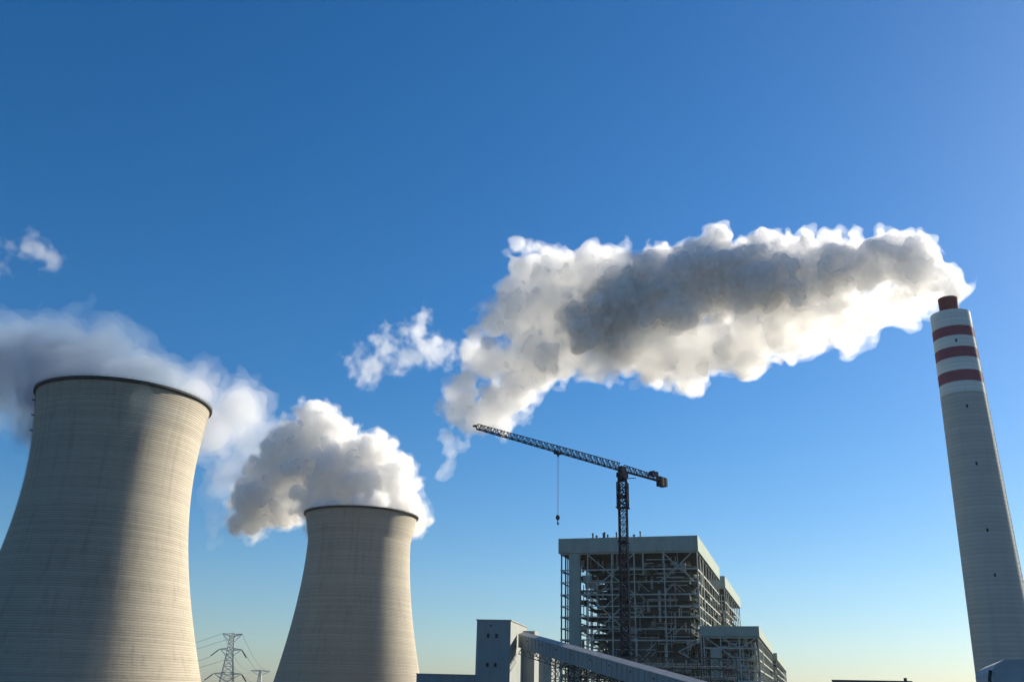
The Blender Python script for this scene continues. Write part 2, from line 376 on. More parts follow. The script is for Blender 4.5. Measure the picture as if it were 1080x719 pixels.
m = MB(); obox(m, 75.3, 76.0, 1.5, 2.2, 0, 77); obox(m, 75.3, 76.0, 11, 11.7, 0, 77)
for z in (66, 54, 42, 30, 18): obox(m, 71.1, 75.2, 2.3, 2.7, z, z + 0.5)
m.build('outer_gallery', M_dark, bh)
for (u, h, wd) in ((57.7, 2.6, .9), (55.6, 1.3, 1.0), (51.7, 2.6, .8), (50.9, 3.1, .8), (49.2, 1.6, .9), (44.2, 2.8, .8), (34.3, 1.3, 1.0), (30.8, 3.0, .7)):
    m = MB(); p = pt(u, 2.5, 77); m.tube([p, p + Vector((0, 0, 8.2 + h))], wd * .5, 10); m.tube([p + Vector((0, 0, 8.1 + h)), p + Vector((0, 0, 8.55 + h))], wd * .68, 10)
    m.build('roof_vent', M_dark, bh)

b2 = frame_building('second tall steel boiler house, directly behind the one with the crane', 0, 76, 180.5, 344, 85, 8.1,
                    [0, 15, 30, 45, 60, 75], [180.5 + i * 20.4 for i in range(9)], tiersA[:-1], [('s', 201, 76, 221, 54), ('s', 221, 76, 201, 54)], random.Random(5), 0.6,
                    mass=[(8, 60, 195, 260, 4, 70), (10, 60, 275, 335, 4, 66)])
lowT = [32.2, 27.0, 21.5, 16.5, 11, 5.5]
lb = frame_building('lower steel bunker building attached right of the tallest boiler house', -29, -0.9, 0.0, 198, 37.8, 5.1,
                    [-29, -19.5, -10, -1.5], [0 + i * 14.14 for i in range(15)], lowT,
                    [('f', -10.5, 26.5, -29, 11.5), ('f', -1.5, 32.5, -10, 27), ('f', -19.5, 27, -10, 32.5), ('f', -19.5, 27, -29, 32.5), ('s', 14, 32, 28, 16), ('s', 56, 32, 70, 16), ('s', 113, 32, 127, 16)],
                    random.Random(8), 0.8, cat='industrial building', mass=[(-24, -4, 14, 90, 2, 30), (-24, -4, 100, 190, 2, 29)])
m = MB(); obox(m, -10.0, -4.5, 0.8, 3.0, 0, 27); m.build('stair_shaft', M_shaft, lb)
lb2 = frame_building('farthest low steel building at the right end of the row', -29, -0.9, 293, 640, 37.8, 5.1,
                     [-29, -20, -10, -1], [293 + i * 34.7 for i in range(11)], lowT[:4], [], random.Random(9), 0.4, cat='industrial building', mass=[(-24, -4, 303, 630, 2, 30)])

# ---------------------------------------------------------------- transfer tower, annex and conveyor gallery
tt = thing('transfer_tower', 'plain blue-grey transfer tower with small windows at the conveyor head', 'transfer tower', (-4, 331, 0))
fx = Vector((11.8, -1.5, 0)).normalized(); sx_ = Vector((6.6, 33, 0)).normalized(); A0 = Vector((-9.8, 331.5, 0))
def tp(u, v, z): return A0 + fx * u + sx_ * v + Vector((0, 0, z))
m = MB(); m.para(tp(0, 0, 0), fx * 11.8, sx_ * 32, (0, 0, 25.7)); m.build('wall', M_blue, tt)
m = MB(); m.para(tp(-.25, -.25, 25.7), fx * 12.3, sx_ * 32.5, (0, 0, 0.35)); m.build('roof', M_blue, tt)
m = MB(); m.para(tp(11.9, 24, 0), fx * 4.2, sx_ * 10, (0, 0, 24.0)); m.build('side_annex', M_blue, tt)
m = MB(); m.para(tp(5, 40, 0), fx * 15, sx_ * 9, (0, 0, 19.5)); m.build('rear_wall', M_blue, tt)
for (px_, z) in ((3.6, 20.7), (6.5, 20.7), (3.6, 11.3), (6.3, 11.3), (4.7, 24.0)):
    m = MB(); s_ = .55 if z > 23 else 1.0
    m.para(tp(px_, -0.08, z - s_ * .7), fx * (0.95 * s_), sx_ * 0.05, (0, 0, 1.4 * s_)); m.build('window', M_win, tt)
an = thing('low_building', 'long low flat blue-grey annex left of the transfer tower', 'building', (-30, 333, 0))
m = MB(); m.para((-29.6, 331, 0), (19.7, 0.3, 0), (0, 10, 0), (0, 0, 7.7)); m.build('wall', M_blue, an)
m = MB(); m.para((-29.8, 330.7, 7.7), (19.9, 0.3, 0), (0, 10.5, 0), (0, 0, 0.35)); m.build('roof', M_blue, an)

G0 = Vector((4.9, 342, 0)); G1 = Vector((48.5, 220, 0)); GD = (G1 - G0); GL = GD.length; gd = GD.normalized(); gn = Vector((-gd.y, gd.x, 0))  # gn points away from viewer side
if gn.x < 0: gn = -gn
def gz(t): return 22.2 - t * 18.3          # eave height along the gallery
cg = thing('conveyor_gallery', 'long grey enclosed conveyor gallery sloping down to the right', 'conveyor', (4.9, 342, 0))
GH = 4.3; GW = 4.2
def gp(t, o, z): return G0 + GD * t + gn * o + Vector((0, 0, gz(t) + z))
m = MB(); m.prism([gp(0, 0, -GH), gp(0, 0, 0), gp(0, GW, 0), gp(0, GW, -GH)], gp(1, 0, 0) - gp(0, 0, 0)); m.build('wall', M_blue, cg)
m = MB(); m.prism([gp(-.002, -.25, -.1), gp(-.002, GW / 2, .75), gp(-.002, GW + .25, -.1)], gp(1.002, 0, 0) - gp(-.002, 0, 0)); m.build('roof', M_roofg, cg)
m = MB()
for o in (-.12, ): m.bar(gp(0, o, -GH), gp(1, o, -GH), 0.22, 0.4)
for i in range(41): m.bar(gp(i / 40, -.1, -GH), gp(i / 40, -.1, -.1), 0.12)
m.build('wall_rib', M_blue, cg)
for i in range(9):
    t = .06 + i * .1
    m = MB(); m.para(gp(t, -.06, -1.9), gd * .8, gn * .05, (0, 0, .5)); m.build('window', M_win, cg)
def trestle(t, half=2.2):
    m = MB(); zt = gz(t) - GH - .4
    base = G0 + GD * t
    cs = [base + gn * o + gd * d for o, d in ((0, -half), (GW, -half), (GW, half), (0, half))]
    for c in cs: m.bar(c, c + Vector((0, 0, zt)), .45)
    n = max(1, int(zt / 3.4))
    for k in range(n):
        z0, z1 = k * zt / n, (k + 1) * zt / n
        for i in range(4):
            a, b = cs[i], cs[(i + 1) % 4]
            m.bar(a + Vector((0, 0, z1)), b + Vector((0, 0, z1)), .22)
            m.bar(a + Vector((0, 0, z0)), b + Vector((0, 0, z1)), .18); m.bar(b + Vector((0, 0, z0)), a + Vector((0, 0, z1)), .18)
    m.build('trestle', M_floor if t > .3 else M_steel, cg)
for t in (.2, .36, .52, .68): trestle(t)
m = MB()   # truss girder under the gallery
for o in (0, GW):
    m.bar(gp(.0, o, -GH - 2.4), gp(.9, o, -GH - 2.4), .25)
    for i in range(36):
        a, b = i / 40, (i + 1) / 40; m.bar(gp(a, o, -GH - (0 if i % 2 else 2.4)), gp(b, o, -GH - (2.4 if i % 2 else 0)), .16)
m.build('truss_girder', M_floor, cg)
# coal plant pipe rack between gallery and boiler house
pr = thing('pipe_rack', 'dark braced steel pipe rack behind the sloping conveyor gallery', 'pipe rack', (35, 400, 0))
q0, q1 = Vector((24, 405, 0)), Vector((92, 385, 0)); n = 14
for sft in (0, 7):
    m = MB()
    for i in range(n + 1):
        c = q0.lerp(q1, i / n) + Vector((0, sft, 0)); m.bar(c, c + Vector((0, 0, 17.5)), .4)
    m.build('column', M_dark, pr)
    m = MB()
    for i in range(n):
        a, b = q0.lerp(q1, i / n) + Vector((0, sft, 0)), q0.lerp(q1, (i + 1) / n) + Vector((0, sft, 0))
        for z in (4.5, 9, 13.2, 17.4): m.bar(a + Vector((0, 0, z)), b + Vector((0, 0, z)), .3)
        for z in (0, 4.5, 9, 13.2): m.bar(a + Vector((0, 0, z)), b + Vector((0, 0, z + 4.3)), .2); m.bar(b + Vector((0, 0, z)), a + Vector((0, 0, z + 4.3)), .2)
    m.build('bracing', M_floor, pr)
for z in (5.3, 9.8, 10.1, 14):
    m = MB(); m.tube([q0 + Vector((0, 3.5 + z * .1, z)), q1 + Vector((0, 3.5 + z * .1, z))], .5, 8); m.build('pipe', M_lag, pr)

# ---------------------------------------------------------------- tower crane
cr = thing('tower_crane', 'dark tower crane with long raised lattice jib and hanging hook', 'crane', (53.5, 426.7, 0))
MT = Vector((53.5, 426.7, 0)); JZ = 103.2
jd = Vector((-13.5 - 53.5, 360.7 - 426.7, 0)).normalized(); jn = Vector((-jd.y, jd.x, 0))
md = SD.copy(); mn = FD.copy()
def lattice(mb, base_pts, top_pts, n, wc, wb, mode=0):
    k = len(base_pts)
    for i in range(k): mb.bar(base_pts[i], top_pts[i], wc)
    for s in range(n):
        for i in range(k):
            j = (i + 1) % k
            a0, a1 = base_pts[i].lerp(top_pts[i], s / n), base_pts[i].lerp(top_pts[i], (s + 1) / n)
            b0, b1 = base_pts[j].lerp(top_pts[j], s / n), base_pts[j].lerp(top_pts[j], (s + 1) / n)
            mb.bar(a1, b1, wb)
            if mode == 0: mb.bar(a0, b1, wb); mb.bar(b0, a1, wb)
            else: mb.bar(a0 if s % 2 else b0, b1 if s % 2 else a1, wb)
hw = 1.75
cs = [MT + md * a * hw + mn * b * hw for a, b in ((-1, -1), (1, -1), (1, 1), (-1, 1))]
m = MB(); lattice(m, cs, [c + Vector((0, 0, 97)) for c in cs], 30, .55, .26)
for k in range(29):   # ladder and rest platforms inside the mast
    z = 3 + k * 3.2; m.box(MT + Vector((0, 0, z)) + md * .6, md, mn, 1.9, 2.2, .12)
for sg in (-.25, .25): m.bar(MT + md * -.9 + mn * sg, MT + md * -.9 + mn * sg + Vector((0, 0, 97)), .1)
m.build('mast', M_crane, cr)
for z in (89.5, 68.5, 42, 20):
    m = MB()
    for a in (-1, 1):
        m.box(MT + md * a * (hw + .45) + Vector((0, 0, z)), md, mn, .35, hw * 2 + 1.3, .8); m.box(MT + mn * a * (hw + .45) + Vector((0, 0, z)), md, mn, hw * 2 + .5, .35, .8)
    m.build('climbing_collar', M_crane, cr)
m = MB()
ce = [MT + md * a * (hw + .6) + mn * b * (hw + .6) + Vector((0, 0, 84)) for a, b in ((-1, -1), (1, -1), (1, 1), (-1, 1))]
lattice(m, ce, [c + Vector((0, 0, 12)) for c in ce], 3, .4, .25)
m.box(MT + Vector((0, 0, 84.2)), md, mn, 6, 6, .2); m.build('climbing_frame', M_crane, cr)
m = MB(); m.tube([MT + Vector((0, 0, 97)), MT + Vector((0, 0, 98.6))], 2.3, 20); m.box(MT + Vector((0, 0, 99.6)), jd, jn, 4.6, 3.6, 2.2)
m.box(MT + Vector((0, 0, 102)), jd, jn, 3.4, 2.6, 3.4); m.bar(MT + Vector((0, 0, 98)) - md * 0 - mn * 2, MT + Vector((0, 0, 98)) - mn * 6.5, .3); m.build('slewing_unit', M_crane, cr)
m = MB(); cb = MT + jn * 2.6 + jd * 2.4 + Vector((0, 0, 98.9)); m.box(cb, jd, jn, 2.6, 1.7, 2.5); cab = m.build('operator_cab', M_crane, cr)
m = MB(); m.box(cb + jd * 1.33 + Vector((0, 0, .3)), jd, jn, .05, 1.4, 1.4); m.build('window', M_win, cab)
def jib_pts(s, hb, ht, wb): return [MT + jd * s + jn * wb + Vector((0, 0, JZ + hb)), MT + jd * s - jn * wb + Vector((0, 0, JZ + hb)), MT + jd * s + Vector((0, 0, JZ + ht))]
m = MB(); lattice(m, jib_pts(1.5, -1.5, 2.0, 1.0), jib_pts(48, -1.2, 1.6, .95), 22, .34, .2, 1); lattice(m, jib_pts(48, -1.2, 1.6, .95), jib_pts(93.5, -1.0, 1.1, .8), 24, .28, .17, 1)
m.bar(MT + jd * 93.5 + Vector((0, 0, JZ - 1)), MT + jd * 95.5 + Vector((0, 0, JZ + .1)), .3); m.box(MT + jd * 95 + Vector((0, 0, JZ)), jd, jn, 1, 1.8, .5)
m.build('jib', M_crane, cr)
m = MB(); lattice(m, jib_pts(-1.5, -1.5, 1.6, 1.0), jib_pts(-34.5, -1.3, .9, 1.1), 15, .34, .2, 1)
m.box(MT - jd * 18 + Vector((0, 0, JZ - 1.5)), jd, jn, 32, 2.4, .15)
m.build('counter_jib', M_crane, cr)
for i in range(4):
    m = MB(); m.box(MT - jd * (29.3 + i * 1.35) + Vector((0, 0, JZ - 1.6)), jd, jn, 1.2, 3.0, 4.6 - .5 * (i % 2)); m.build('counterweight', M_ballast if i % 2 else M_crane, cr)
m = MB(); c = MT - jd * 23.5 + Vector((0, 0, JZ + 1.6)); m.tube([c - jn * 1.3, c + jn * 1.3], 1.1, 14); m.box(c - Vector((0, 0, .9)), jd, jn, 4.2, 3, .8); m.box(c - jd * 2.6, jd, jn, 1.8, 2.4, 1.9); m.build('hoist_winch', M_crane, cr)
TS = 45.0
m = MB(); c = MT + jd * TS + Vector((0, 0, JZ - 1.9)); m.box(c, jd, jn, 3.2, 2.2, .4)
for a in (-1, 1):
    for b in (-1, 1): m.tube([c + jd * a * 1.3 + jn * (b * 1.1 - .1) + Vector((0, 0, .4)), c + jd * a * 1.3 + jn * (b * 1.1 + .1) + Vector((0, 0, .4))], .35, 12)
m.bar(c, c - Vector((0, 0, 1.3)), .6); m.build('trolley', M_crane, cr)
m = MB()
for a in (-.55, .55): m.bar(c + jd * a - Vector((0, 0, .5)), c + jd * a * .5 - Vector((0, 0, 27.2)), .09)
m.build('hoist_cable', M_wire, cr)
m = MB(); hb = c - Vector((0, 0, 28)); m.box(hb, jd, jn, 1.1, .7, 2.0); m.tube([hb + jn * -.5, hb + jn * .5], .8, 14); m.build('hook_block', M_crane, cr)
m = MB(); m.tube([hb + Vector((0, 0, -.9)), hb + Vector((0, 0, -1.9)), hb + jd * .4 + Vector((0, 0, -2.5)), hb + jd * .1 + Vector((0, 0, -3.0)), hb - jd * .5 + Vector((0, 0, -2.7)), hb - jd * .6 + Vector((0, 0, -2.2))], .24, 8); m.build('hook', M_crane, cr)

# ---------------------------------------------------------------- pylons and power lines
def pylon(x, y, H, arms, label, hw0, sc=1.0):
    p = thing('lattice_pylon', label, 'pylon', (x, y, 0), 'power line pylons')
    az = math.atan2(x, y); ax = Vector((math.cos(az + .15), -math.sin(az + .15), 0)); ay = Vector((-ax.y, ax.x, 0)); o = Vector((x, y, 0))
    def ring(z, h): return [o + ax * a * h + ay * b * h + Vector((0, 0, z)) for a, b in ((-1, -1), (1, -1), (1, 1), (-1, 1))]
    m = MB(); lattice(m, ring(0, hw0), ring(H * .62, hw0 * .46), 6, .38 * sc, .26 * sc); lattice(m, ring(H * .62, hw0 * .46), ring(H, hw0 * .30), 6, .34 * sc, .24 * sc); m.build('body', M_pylon, p)
    tips = []
    for (z, l, up) in arms:
        for sg in (-1, 1):
            m = MB(); tip = o + ax * sg * l + Vector((0, 0, z + up)); h = hw0 * .3
            root_ = [o + ax * sg * h + ay * h + Vector((0, 0, z - 1.2)), o + ax * sg * h - ay * h + Vector((0, 0, z - 1.2)), o + ax * sg * h + ay * h + Vector((0, 0, z + 1.2)), o + ax * sg * h - ay * h + Vector((0, 0, z + 1.2))]
            lattice(m, root_, [tip] * 4, 4, .34 * sc, .2 * sc, 1); m.bar(tip, o + ax * sg * h + Vector((0, 0, z - 6.5)), .45 * sc); m.build('cross_arm', M_pylon, p); tips.append(tip)
    return p, tips
p1, tips1 = pylon(-258, 914, 50.5, [(48.5, 9, 1.5), (36, 10, 0), (14.5, 12.5, 0)], 'near lattice pylon standing between the two cooling towers', 6.5, 1.15)
p2, tips2 = pylon(-386.5, 1552, 30, [(28.5, 15, 0)], 'far small T-shaped pylon beside the far cooling tower', 5, 1.6)
def wire(a, b, sag, label):
    pts = []
    for i in range(25):
        t = i / 24; p = a.lerp(b, t); p.z -= sag * 4 * t * (1 - t); pts.append(p)
    m = MB(); m.tube(pts, .13, 5); tag(m.build('power_line', M_wire), label, 'power line', 'power lines strung from the near pylon')
def insulator(tip, d, root, n=14):
    m = MB(); d = d.normalized()
    m.tube([tip, tip + d * 11], .16, 6)
    for k in range(n): q = tip + d * (1.2 + k * .7); m.tube([q, q + d * .34], .55, 8)
    m.build('insulator_string', M_ins, root)
idx = 0
far_ = [tips2[0], tips2[1]]
words = ['earth wire', 'upper', 'lower']
for k, tip in enumerate(tips1):
    lvl, sg = k // 2, (-1 if k % 2 == 0 else 1)
    e1 = (far_[k % 2] + Vector((0, 0, -lvl * 1.5)))
    e2 = tip + Vector((-300, 90, -30))
    if lvl:
        d1 = (e1 - tip).normalized(); d1.z -= .6; d2 = (e2 - tip).normalized(); d2.z -= .6
        if sg > 0: insulator(tip, d1 + Vector((.55, -.1, -.15)), p1)
        if sg < 0: insulator(tip, d2, p1)
    a1 = tip + (Vector((3.5, 1, -3)) if lvl else Vector((0, 0, 0)))
    wire(a1, e1, 9, f"{['topmost', 'upper', 'lowest'][lvl]} power line from the near pylon's {'near' if sg < 0 else 'outer'} arm to the far pylon")
    wire(tip + (Vector((-8.5, 2, -7)) if lvl else Vector((0, 0, 0))), e2, 18, f"{['topmost', 'upper', 'lowest'][lvl]} power line from the near pylon's {'near' if sg < 0 else 'outer'} arm towards the near cooling tower")

# ---------------------------------------------------------------- low sheds at the bottom right
ls = thing('low_shed', 'thin dark flat-roofed shed at the bottom edge left of the chimney', 'building', (105, 285, 0))
e = Vector((20.1, -7.2, 0)); bk = Vector((4, 11, 0)); o0 = Vector((95.6, 284.3, 0))
m = MB(); m.para(o0, e, bk, (0, 0, 7.7)); m.build('wall', M_blue, ls)
m = MB(); m.para(o0 - e * .01 - bk * .03 + Vector((0, 0, 7.7)), e * 1.02, bk * 1.06, (0, 0, .45)); m.build('roof', M_dark, ls)
m = MB(); m.tube([o0 + e * .93 + bk * .2 + Vector((0, 0, 8)), o0 + e * .93 + bk * .2 + Vector((0, 0, 9))], .45, 10); m.build('roof_vent', M_dark, ls)
M_tarp = mat('corrugated_sheet', (0.42, 0.45, 0.46), 0.8, 0.12, 0.8)
cs_ = thing('corrugated_shed', 'pale corrugated shed with canted roof corner at the chimney foot', 'shed', (66, 116, 0))
a0 = Vector((58.3, 116.2, 0)); ed = Vector((.93, -.37, 0)).normalized(); bd = Vector((.37, .93, 0))
prof_ = [(0, 0), (.0, 5.9), (.5, 6.7), (1.5, 7.25), (9, 7.5), (16, 7.2), (17, 6.3), (17.2, 0)]
m = MB()
m.prism([a0 + ed * u + Vector((0, 0, z)) for u, z in prof_], bd * 26)
m.build('wall', M_tarp, cs_)
m = MB()
for i in range(34):
    u = .3 + i * .5; zt = np.interp(u, [p[0] for p in prof_[1:-1]], [p[1] for p in prof_[1:-1]])
    m.bar(a0 + ed * u - bd * .04, a0 + ed * (u + .05) - bd * .04 + Vector((0, 0, float(zt) - .1)), .12)
m.build('rib', M_tarp, cs_)
m = MB(); m.bar(a0 - ed * .45 - bd * .2 + Vector((0, 0, 4.7)), a0 - ed * .15 - bd * .2 + Vector((0, 0, 6.0)), .35); m.bar(a0 - ed * .3 - bd * .2, a0 - ed * .3 - bd * .2 + Vector((0, 0, 5.6)), .2); m.build('downpipe', M_dark, cs_)

# ---------------------------------------------------------------- haze
m = MB(); m.para((-4000, -4000, -1), (8000, 0, 0), (0, 8000, 0), (0, 0, 461))
M_haze = bpy.data.materials.new('haze'); M_haze.use_nodes = True; t = M_haze.node_tree; t.nodes.clear()
_o = t.nodes.new('ShaderNodeOutputMaterial'); _v = t.nodes.new('ShaderNodeVolumePrincipled'); _v.inputs['Color'].default_value = (.80, .90, 1.0, 1)
_v.inputs['Density'].default_value = .00002; _v.inputs['Anisotropy'].default_value = .3; t.links.new(_v.outputs[0], _o.inputs['Volume'])
hz = m.build('haze', M_haze); hz['kind'] = 'stuff'

# ---------------------------------------------------------------- steam
def spline_noise(shape, cell, rng):
    """Smooth lattice noise by separable cubic B-splines, roughly in -1..1."""
    ws = []; ns = []
    for n in shape:
        x = np.arange(n) / cell; i = np.floor(x).astype(int); f = x - i
        W = np.zeros((n, i.max() + 4), np.float32); r = np.arange(n)
        W[r, i] = (1 - f) ** 3 / 6; W[r, i + 1] = (3 * f ** 3 - 6 * f ** 2 + 4) / 6
        W[r, i + 2] = (-3 * f ** 3 + 3 * f ** 2 + 3 * f + 1) / 6; W[r, i + 3] = f ** 3 / 6
        ws.append(W); ns.append(W.shape[1])
    L = rng.standard_normal(ns).astype(np.float32)
    a = np.tensordot(ws[2], L, (1, 2))           # z, x, y
    a = np.tensordot(ws[1], a, (1, 2))           # y, z, x
    a = np.tensordot(ws[0], a, (1, 2))           # x, y, z
    return a * 1.9

def surface_nets(F, org, vox):
    nx, ny, nz = F.shape; s = F > 0
    c = np.zeros((nx - 1, ny - 1, nz - 1), np.uint8)
    off = [(i, j, k) for i in (0, 1) for j in (0, 1) for k in (0, 1)]
    for (i, j, k) in off: c += s[i:nx - 1 + i, j:ny - 1 + j, k:nz - 1 + k]
    I, J, K = np.nonzero((c > 0) & (c < 8))
    ids = np.full(c.shape, -1, np.int32); ids[I, J, K] = np.arange(len(I))
    acc = np.zeros((len(I), 3), np.float32); cnt = np.zeros(len(I), np.float32)
    for a in off:
        for ax in range(3):
            if a[ax]: continue
            b = list(a); b[ax] = 1
            fa = F[I + a[0], J + a[1], K + a[2]]; fb = F[I + b[0], J + b[1], K + b[2]]
            cr_ = (fa > 0) != (fb > 0); t = np.where(cr_, fa / np.where(fa == fb, 1, fa - fb), 0)
            for d in range(3): acc[:, d] += np.where(cr_, a[d] + (t if d == ax else 0), 0)
            cnt += cr_
    V = (np.stack([I, J, K], 1) + acc / cnt[:, None]) * vox + org
    quads = []
    for ax in range(3):
        sl0 = [slice(None)] * 3; sl1 = [slice(None)] * 3; sl0[ax] = slice(0, -1); sl1[ax] = slice(1, None)
        A, B = s[tuple(sl0)], s[tuple(sl1)]
        e = np.nonzero(A != B); e = np.stack(e, 1); o1, o2 = [(1, 2), (2, 0), (0, 1)][ax]
        lim = np.array(c.shape)
        ok = (e[:, o1] > 0) & (e[:, o2] > 0) & (e[:, o1] < lim[o1]) & (e[:, o2] < lim[o2]); e = e[ok]
        def cell(d1, d2):
            q = e.copy(); q[:, o1] -= d1; q[:, o2] -= d2; return ids[q[:, 0], q[:, 1], q[:, 2]]
        Q = np.stack([cell(1, 1), cell(0, 1), cell(0, 0), cell(1, 0)], 1)
        flip = ~s[e[:, 0], e[:, 1], e[:, 2]]; Q[flip] = Q[flip][:, ::-1]
        quads.append(Q)
    return V, np.concatenate(quads)

def drop_crumbs(V, Q, least):
    """Remove closed pieces (islets and bubbles) of fewer than LEAST vertices."""
    lab = np.arange(len(V))
    while True:
        m = lab[Q].min(1); new = lab.copy()
        for k in range(4): np.minimum.at(new, Q[:, k], m)
        new = new[new]
        while True:
            n2 = new[new]
            if (n2 == new).all(): break
            new = n2
        if (new == lab).all(): break
        lab = new
    cnt = np.bincount(lab, minlength=len(V)); keep = cnt[lab] >= least
    idx = np.cumsum(keep) - 1; Qk = Q[keep[Q[:, 0]]]
    return V[keep], idx[Qk]

M_cam = np.array([CX, CY, CZ])
def sph(px, py, rpx, D):
    """Where a puff stands in the air: bearing and height read off the photograph, distance D along the wind's path."""
    d = M_cam @ np.array([px - 540, 359.5 - py, -969.0]); d /= np.linalg.norm(d)
    k = D / math.hypot(d[0], d[1]); p = np.array([0, 0, 2.0]) + d * k
    depth = k * -(M_cam.T @ d)[2]
    return (*p, rpx / 969 * depth)

def steam_mesh(name, seeds, vox, seed, mtl, puff=(14, 10), noise=((14, .10), (5, .5), (2.2, .3)), ragged=0.0, parent=None, crisp=.25, grow=1.0, soft=1.2, crumbs=(80, 300, 1500)):
    rng = np.random.default_rng(seed)
    S0 = np.array(seeds, float); S0[:, 3] *= grow
    sph_ = [S0 * np.array([1, 1, 1, .86])]
    lv = S0
    for li, n in enumerate(puff):
        out = []
        for (x, y, z, r) in lv:
            k = max(3, int(n * (1 if li == 0 else 1)))
            d = rng.standard_normal((k, 3)); d /= np.linalg.norm(d, axis=1)[:, None]
            rr = r * rng.uniform(.22, .48, k)
            if li: rr = r * rng.uniform(.25, .55, k)
            p = np.array([x, y, z]) + d * (r * .86 - rr * .28)[:, None] if li == 0 else np.array([x, y, z]) + d * (r * rng.uniform(.75, 1.0, k))[:, None]
            out.append(np.concatenate([p, rr[:, None]], 1))
        lv = np.concatenate(out); lv = lv[lv[:, 3] > vox * 1.2]
        sph_.append(lv)
    A = np.concatenate(sph_)
    lo = (A[:, :3] - A[:, 3:]).min(0) - 6 * vox; hi = (A[:, :3] + A[:, 3:]).max(0) + 6 * vox
    shape = np.ceil((hi - lo) / vox).astype(int) + 1
    F = np.full(shape, -40.0, np.float32)
    for (x, y, z, r) in A:
        R_ = r + 7 * vox
        i0 = np.maximum(0, np.floor((np.array([x, y, z]) - R_ - lo) / vox).astype(int)); i1 = np.minimum(shape, np.ceil((np.array([x, y, z]) + R_ - lo) / vox).astype(int) + 1)
        gx = (lo[0] + np.arange(i0[0], i1[0]) * vox - x) ** 2; gy = (lo[1] + np.arange(i0[1], i1[1]) * vox - y) ** 2; gz_ = (lo[2] + np.arange(i0[2], i1[2]) * vox - z) ** 2
        d = r - np.sqrt(gx[:, None, None] + gy[None, :, None] + gz_[None, None, :]).astype(np.float32)
        sl = (slice(i0[0], i1[0]), slice(i0[1], i1[1]), slice(i0[2], i1[2]))
        f0 = F[sl]; h = np.clip(.5 + .5 * (d - f0) / soft, 0, 1); F[sl] = f0 + (d - f0) * h + soft * h * (1 - h)
    for (cell, amp) in noise:
        nz_ = np.clip(spline_noise(shape, cell / vox, rng), -1.8, 1.8)
        F += amp * (np.abs(nz_) * 1.5 - .9 if crisp and cell < 16 else nz_)
    F[0] = F[-1] = -1; F[:, 0] = F[:, -1] = -1; F[:, :, 0] = F[:, :, -1] = -1
    VV = []; QQ = []; MI = []; nv = 0
    tear = spline_noise(shape, 4.5 / vox if vox < 2.5 else 9 / vox, rng) + .7 * spline_noise(shape, 2.4 / vox if vox < 2.5 else 5 / vox, rng)
    for li, (dep, rag, _m) in enumerate(mtl):
        G = F - dep + (rag * np.clip(tear, -2, 2) if rag else 0)
        G[0] = G[-1] = -1; G[:, 0] = G[:, -1] = -1; G[:, :, 0] = G[:, :, -1] = -1
        V, Q = surface_nets(G, lo, vox)
        if not len(Q): continue
        V, Q = drop_crumbs(V, Q, crumbs[min(li, 2)])
        if not len(Q): continue
        VV.append(V); QQ.append(Q + nv); MI.append(np.full(len(Q), li, np.int32)); nv += len(V)
    V = np.concatenate(VV); Q = np.concatenate(QQ); MI = np.concatenate(MI)
    me = bpy.data.meshes.new(name)
    V = V.astype(np.float32)
    if parent is not None: V = V - np.array(parent.location, np.float32)
    me.vertices.add(len(V)); me.vertices.foreach_set('co', V.ravel())
    me.loops.add(len(Q) * 4); me.loops.foreach_set('vertex_index', Q.astype(np.int32).ravel())
    me.polygons.add(len(Q)); me.polygons.foreach_set('loop_start', np.arange(0, len(Q) * 4, 4, dtype=np.int32)); me.polygons.foreach_set('loop_total', np.full(len(Q), 4, np.int32))
    for q in mtl: me.materials.append(q[2])
    me.polygons.foreach_set('material_index', MI); me.update(); me.shade_smooth()
    o = bpy.data.objects.new(name, me); C.objects.link(o)
    if parent is not None: o.parent = parent
    print(name, 'grid', shape, 'faces', len(Q), 'spheres', len(A))
    return o

def steam_mat(name, density, surf=0.0, aniso=0.4, col=(1, 1, 1), skin=.88):
    """Water droplets: a scattering volume, white unless COL tints it; a share SURF of the light scatters at the skin of the densest billows."""
    m = bpy.data.materials.new(name); m.use_nodes = True; t = m.node_tree; N = t.nodes; L = t.links; N.clear()
    o = N.new('ShaderNodeOutputMaterial'); v = N.new('ShaderNodeVolumePrincipled')
    v.inputs['Color'].default_value = (.985 * col[0], .985 * col[1], .985 * col[2], 1); v.inputs['Density'].default_value = density; v.inputs['Anisotropy'].default_value = aniso
    L.new(v.outputs[0], o.inputs['Volume'])
    sk = (skin * col[0], skin * col[1], skin * col[2], 1)
    tr = N.new('ShaderNodeBsdfTransparent'); di = N.new('ShaderNodeBsdfDiffuse'); di.inputs['Color'].default_value = sk
    tl = N.new('ShaderNodeBsdfTranslucent'); tl.inputs['Color'].default_value = sk
    mx = N.new('ShaderNodeMixShader'); mx.inputs[0].default_value = .45; L.new(di.outputs[0], mx.inputs[1]); L.new(tl.outputs[0], mx.inputs[2])
    m2 = N.new('ShaderNodeMixShader'); m2.inputs[0].default_value = surf; L.new(tr.outputs[0], m2.inputs[1]); L.new(mx.outputs[0], m2.inputs[2]); L.new(m2.outputs[0], o.inputs['Surface'])
    return m

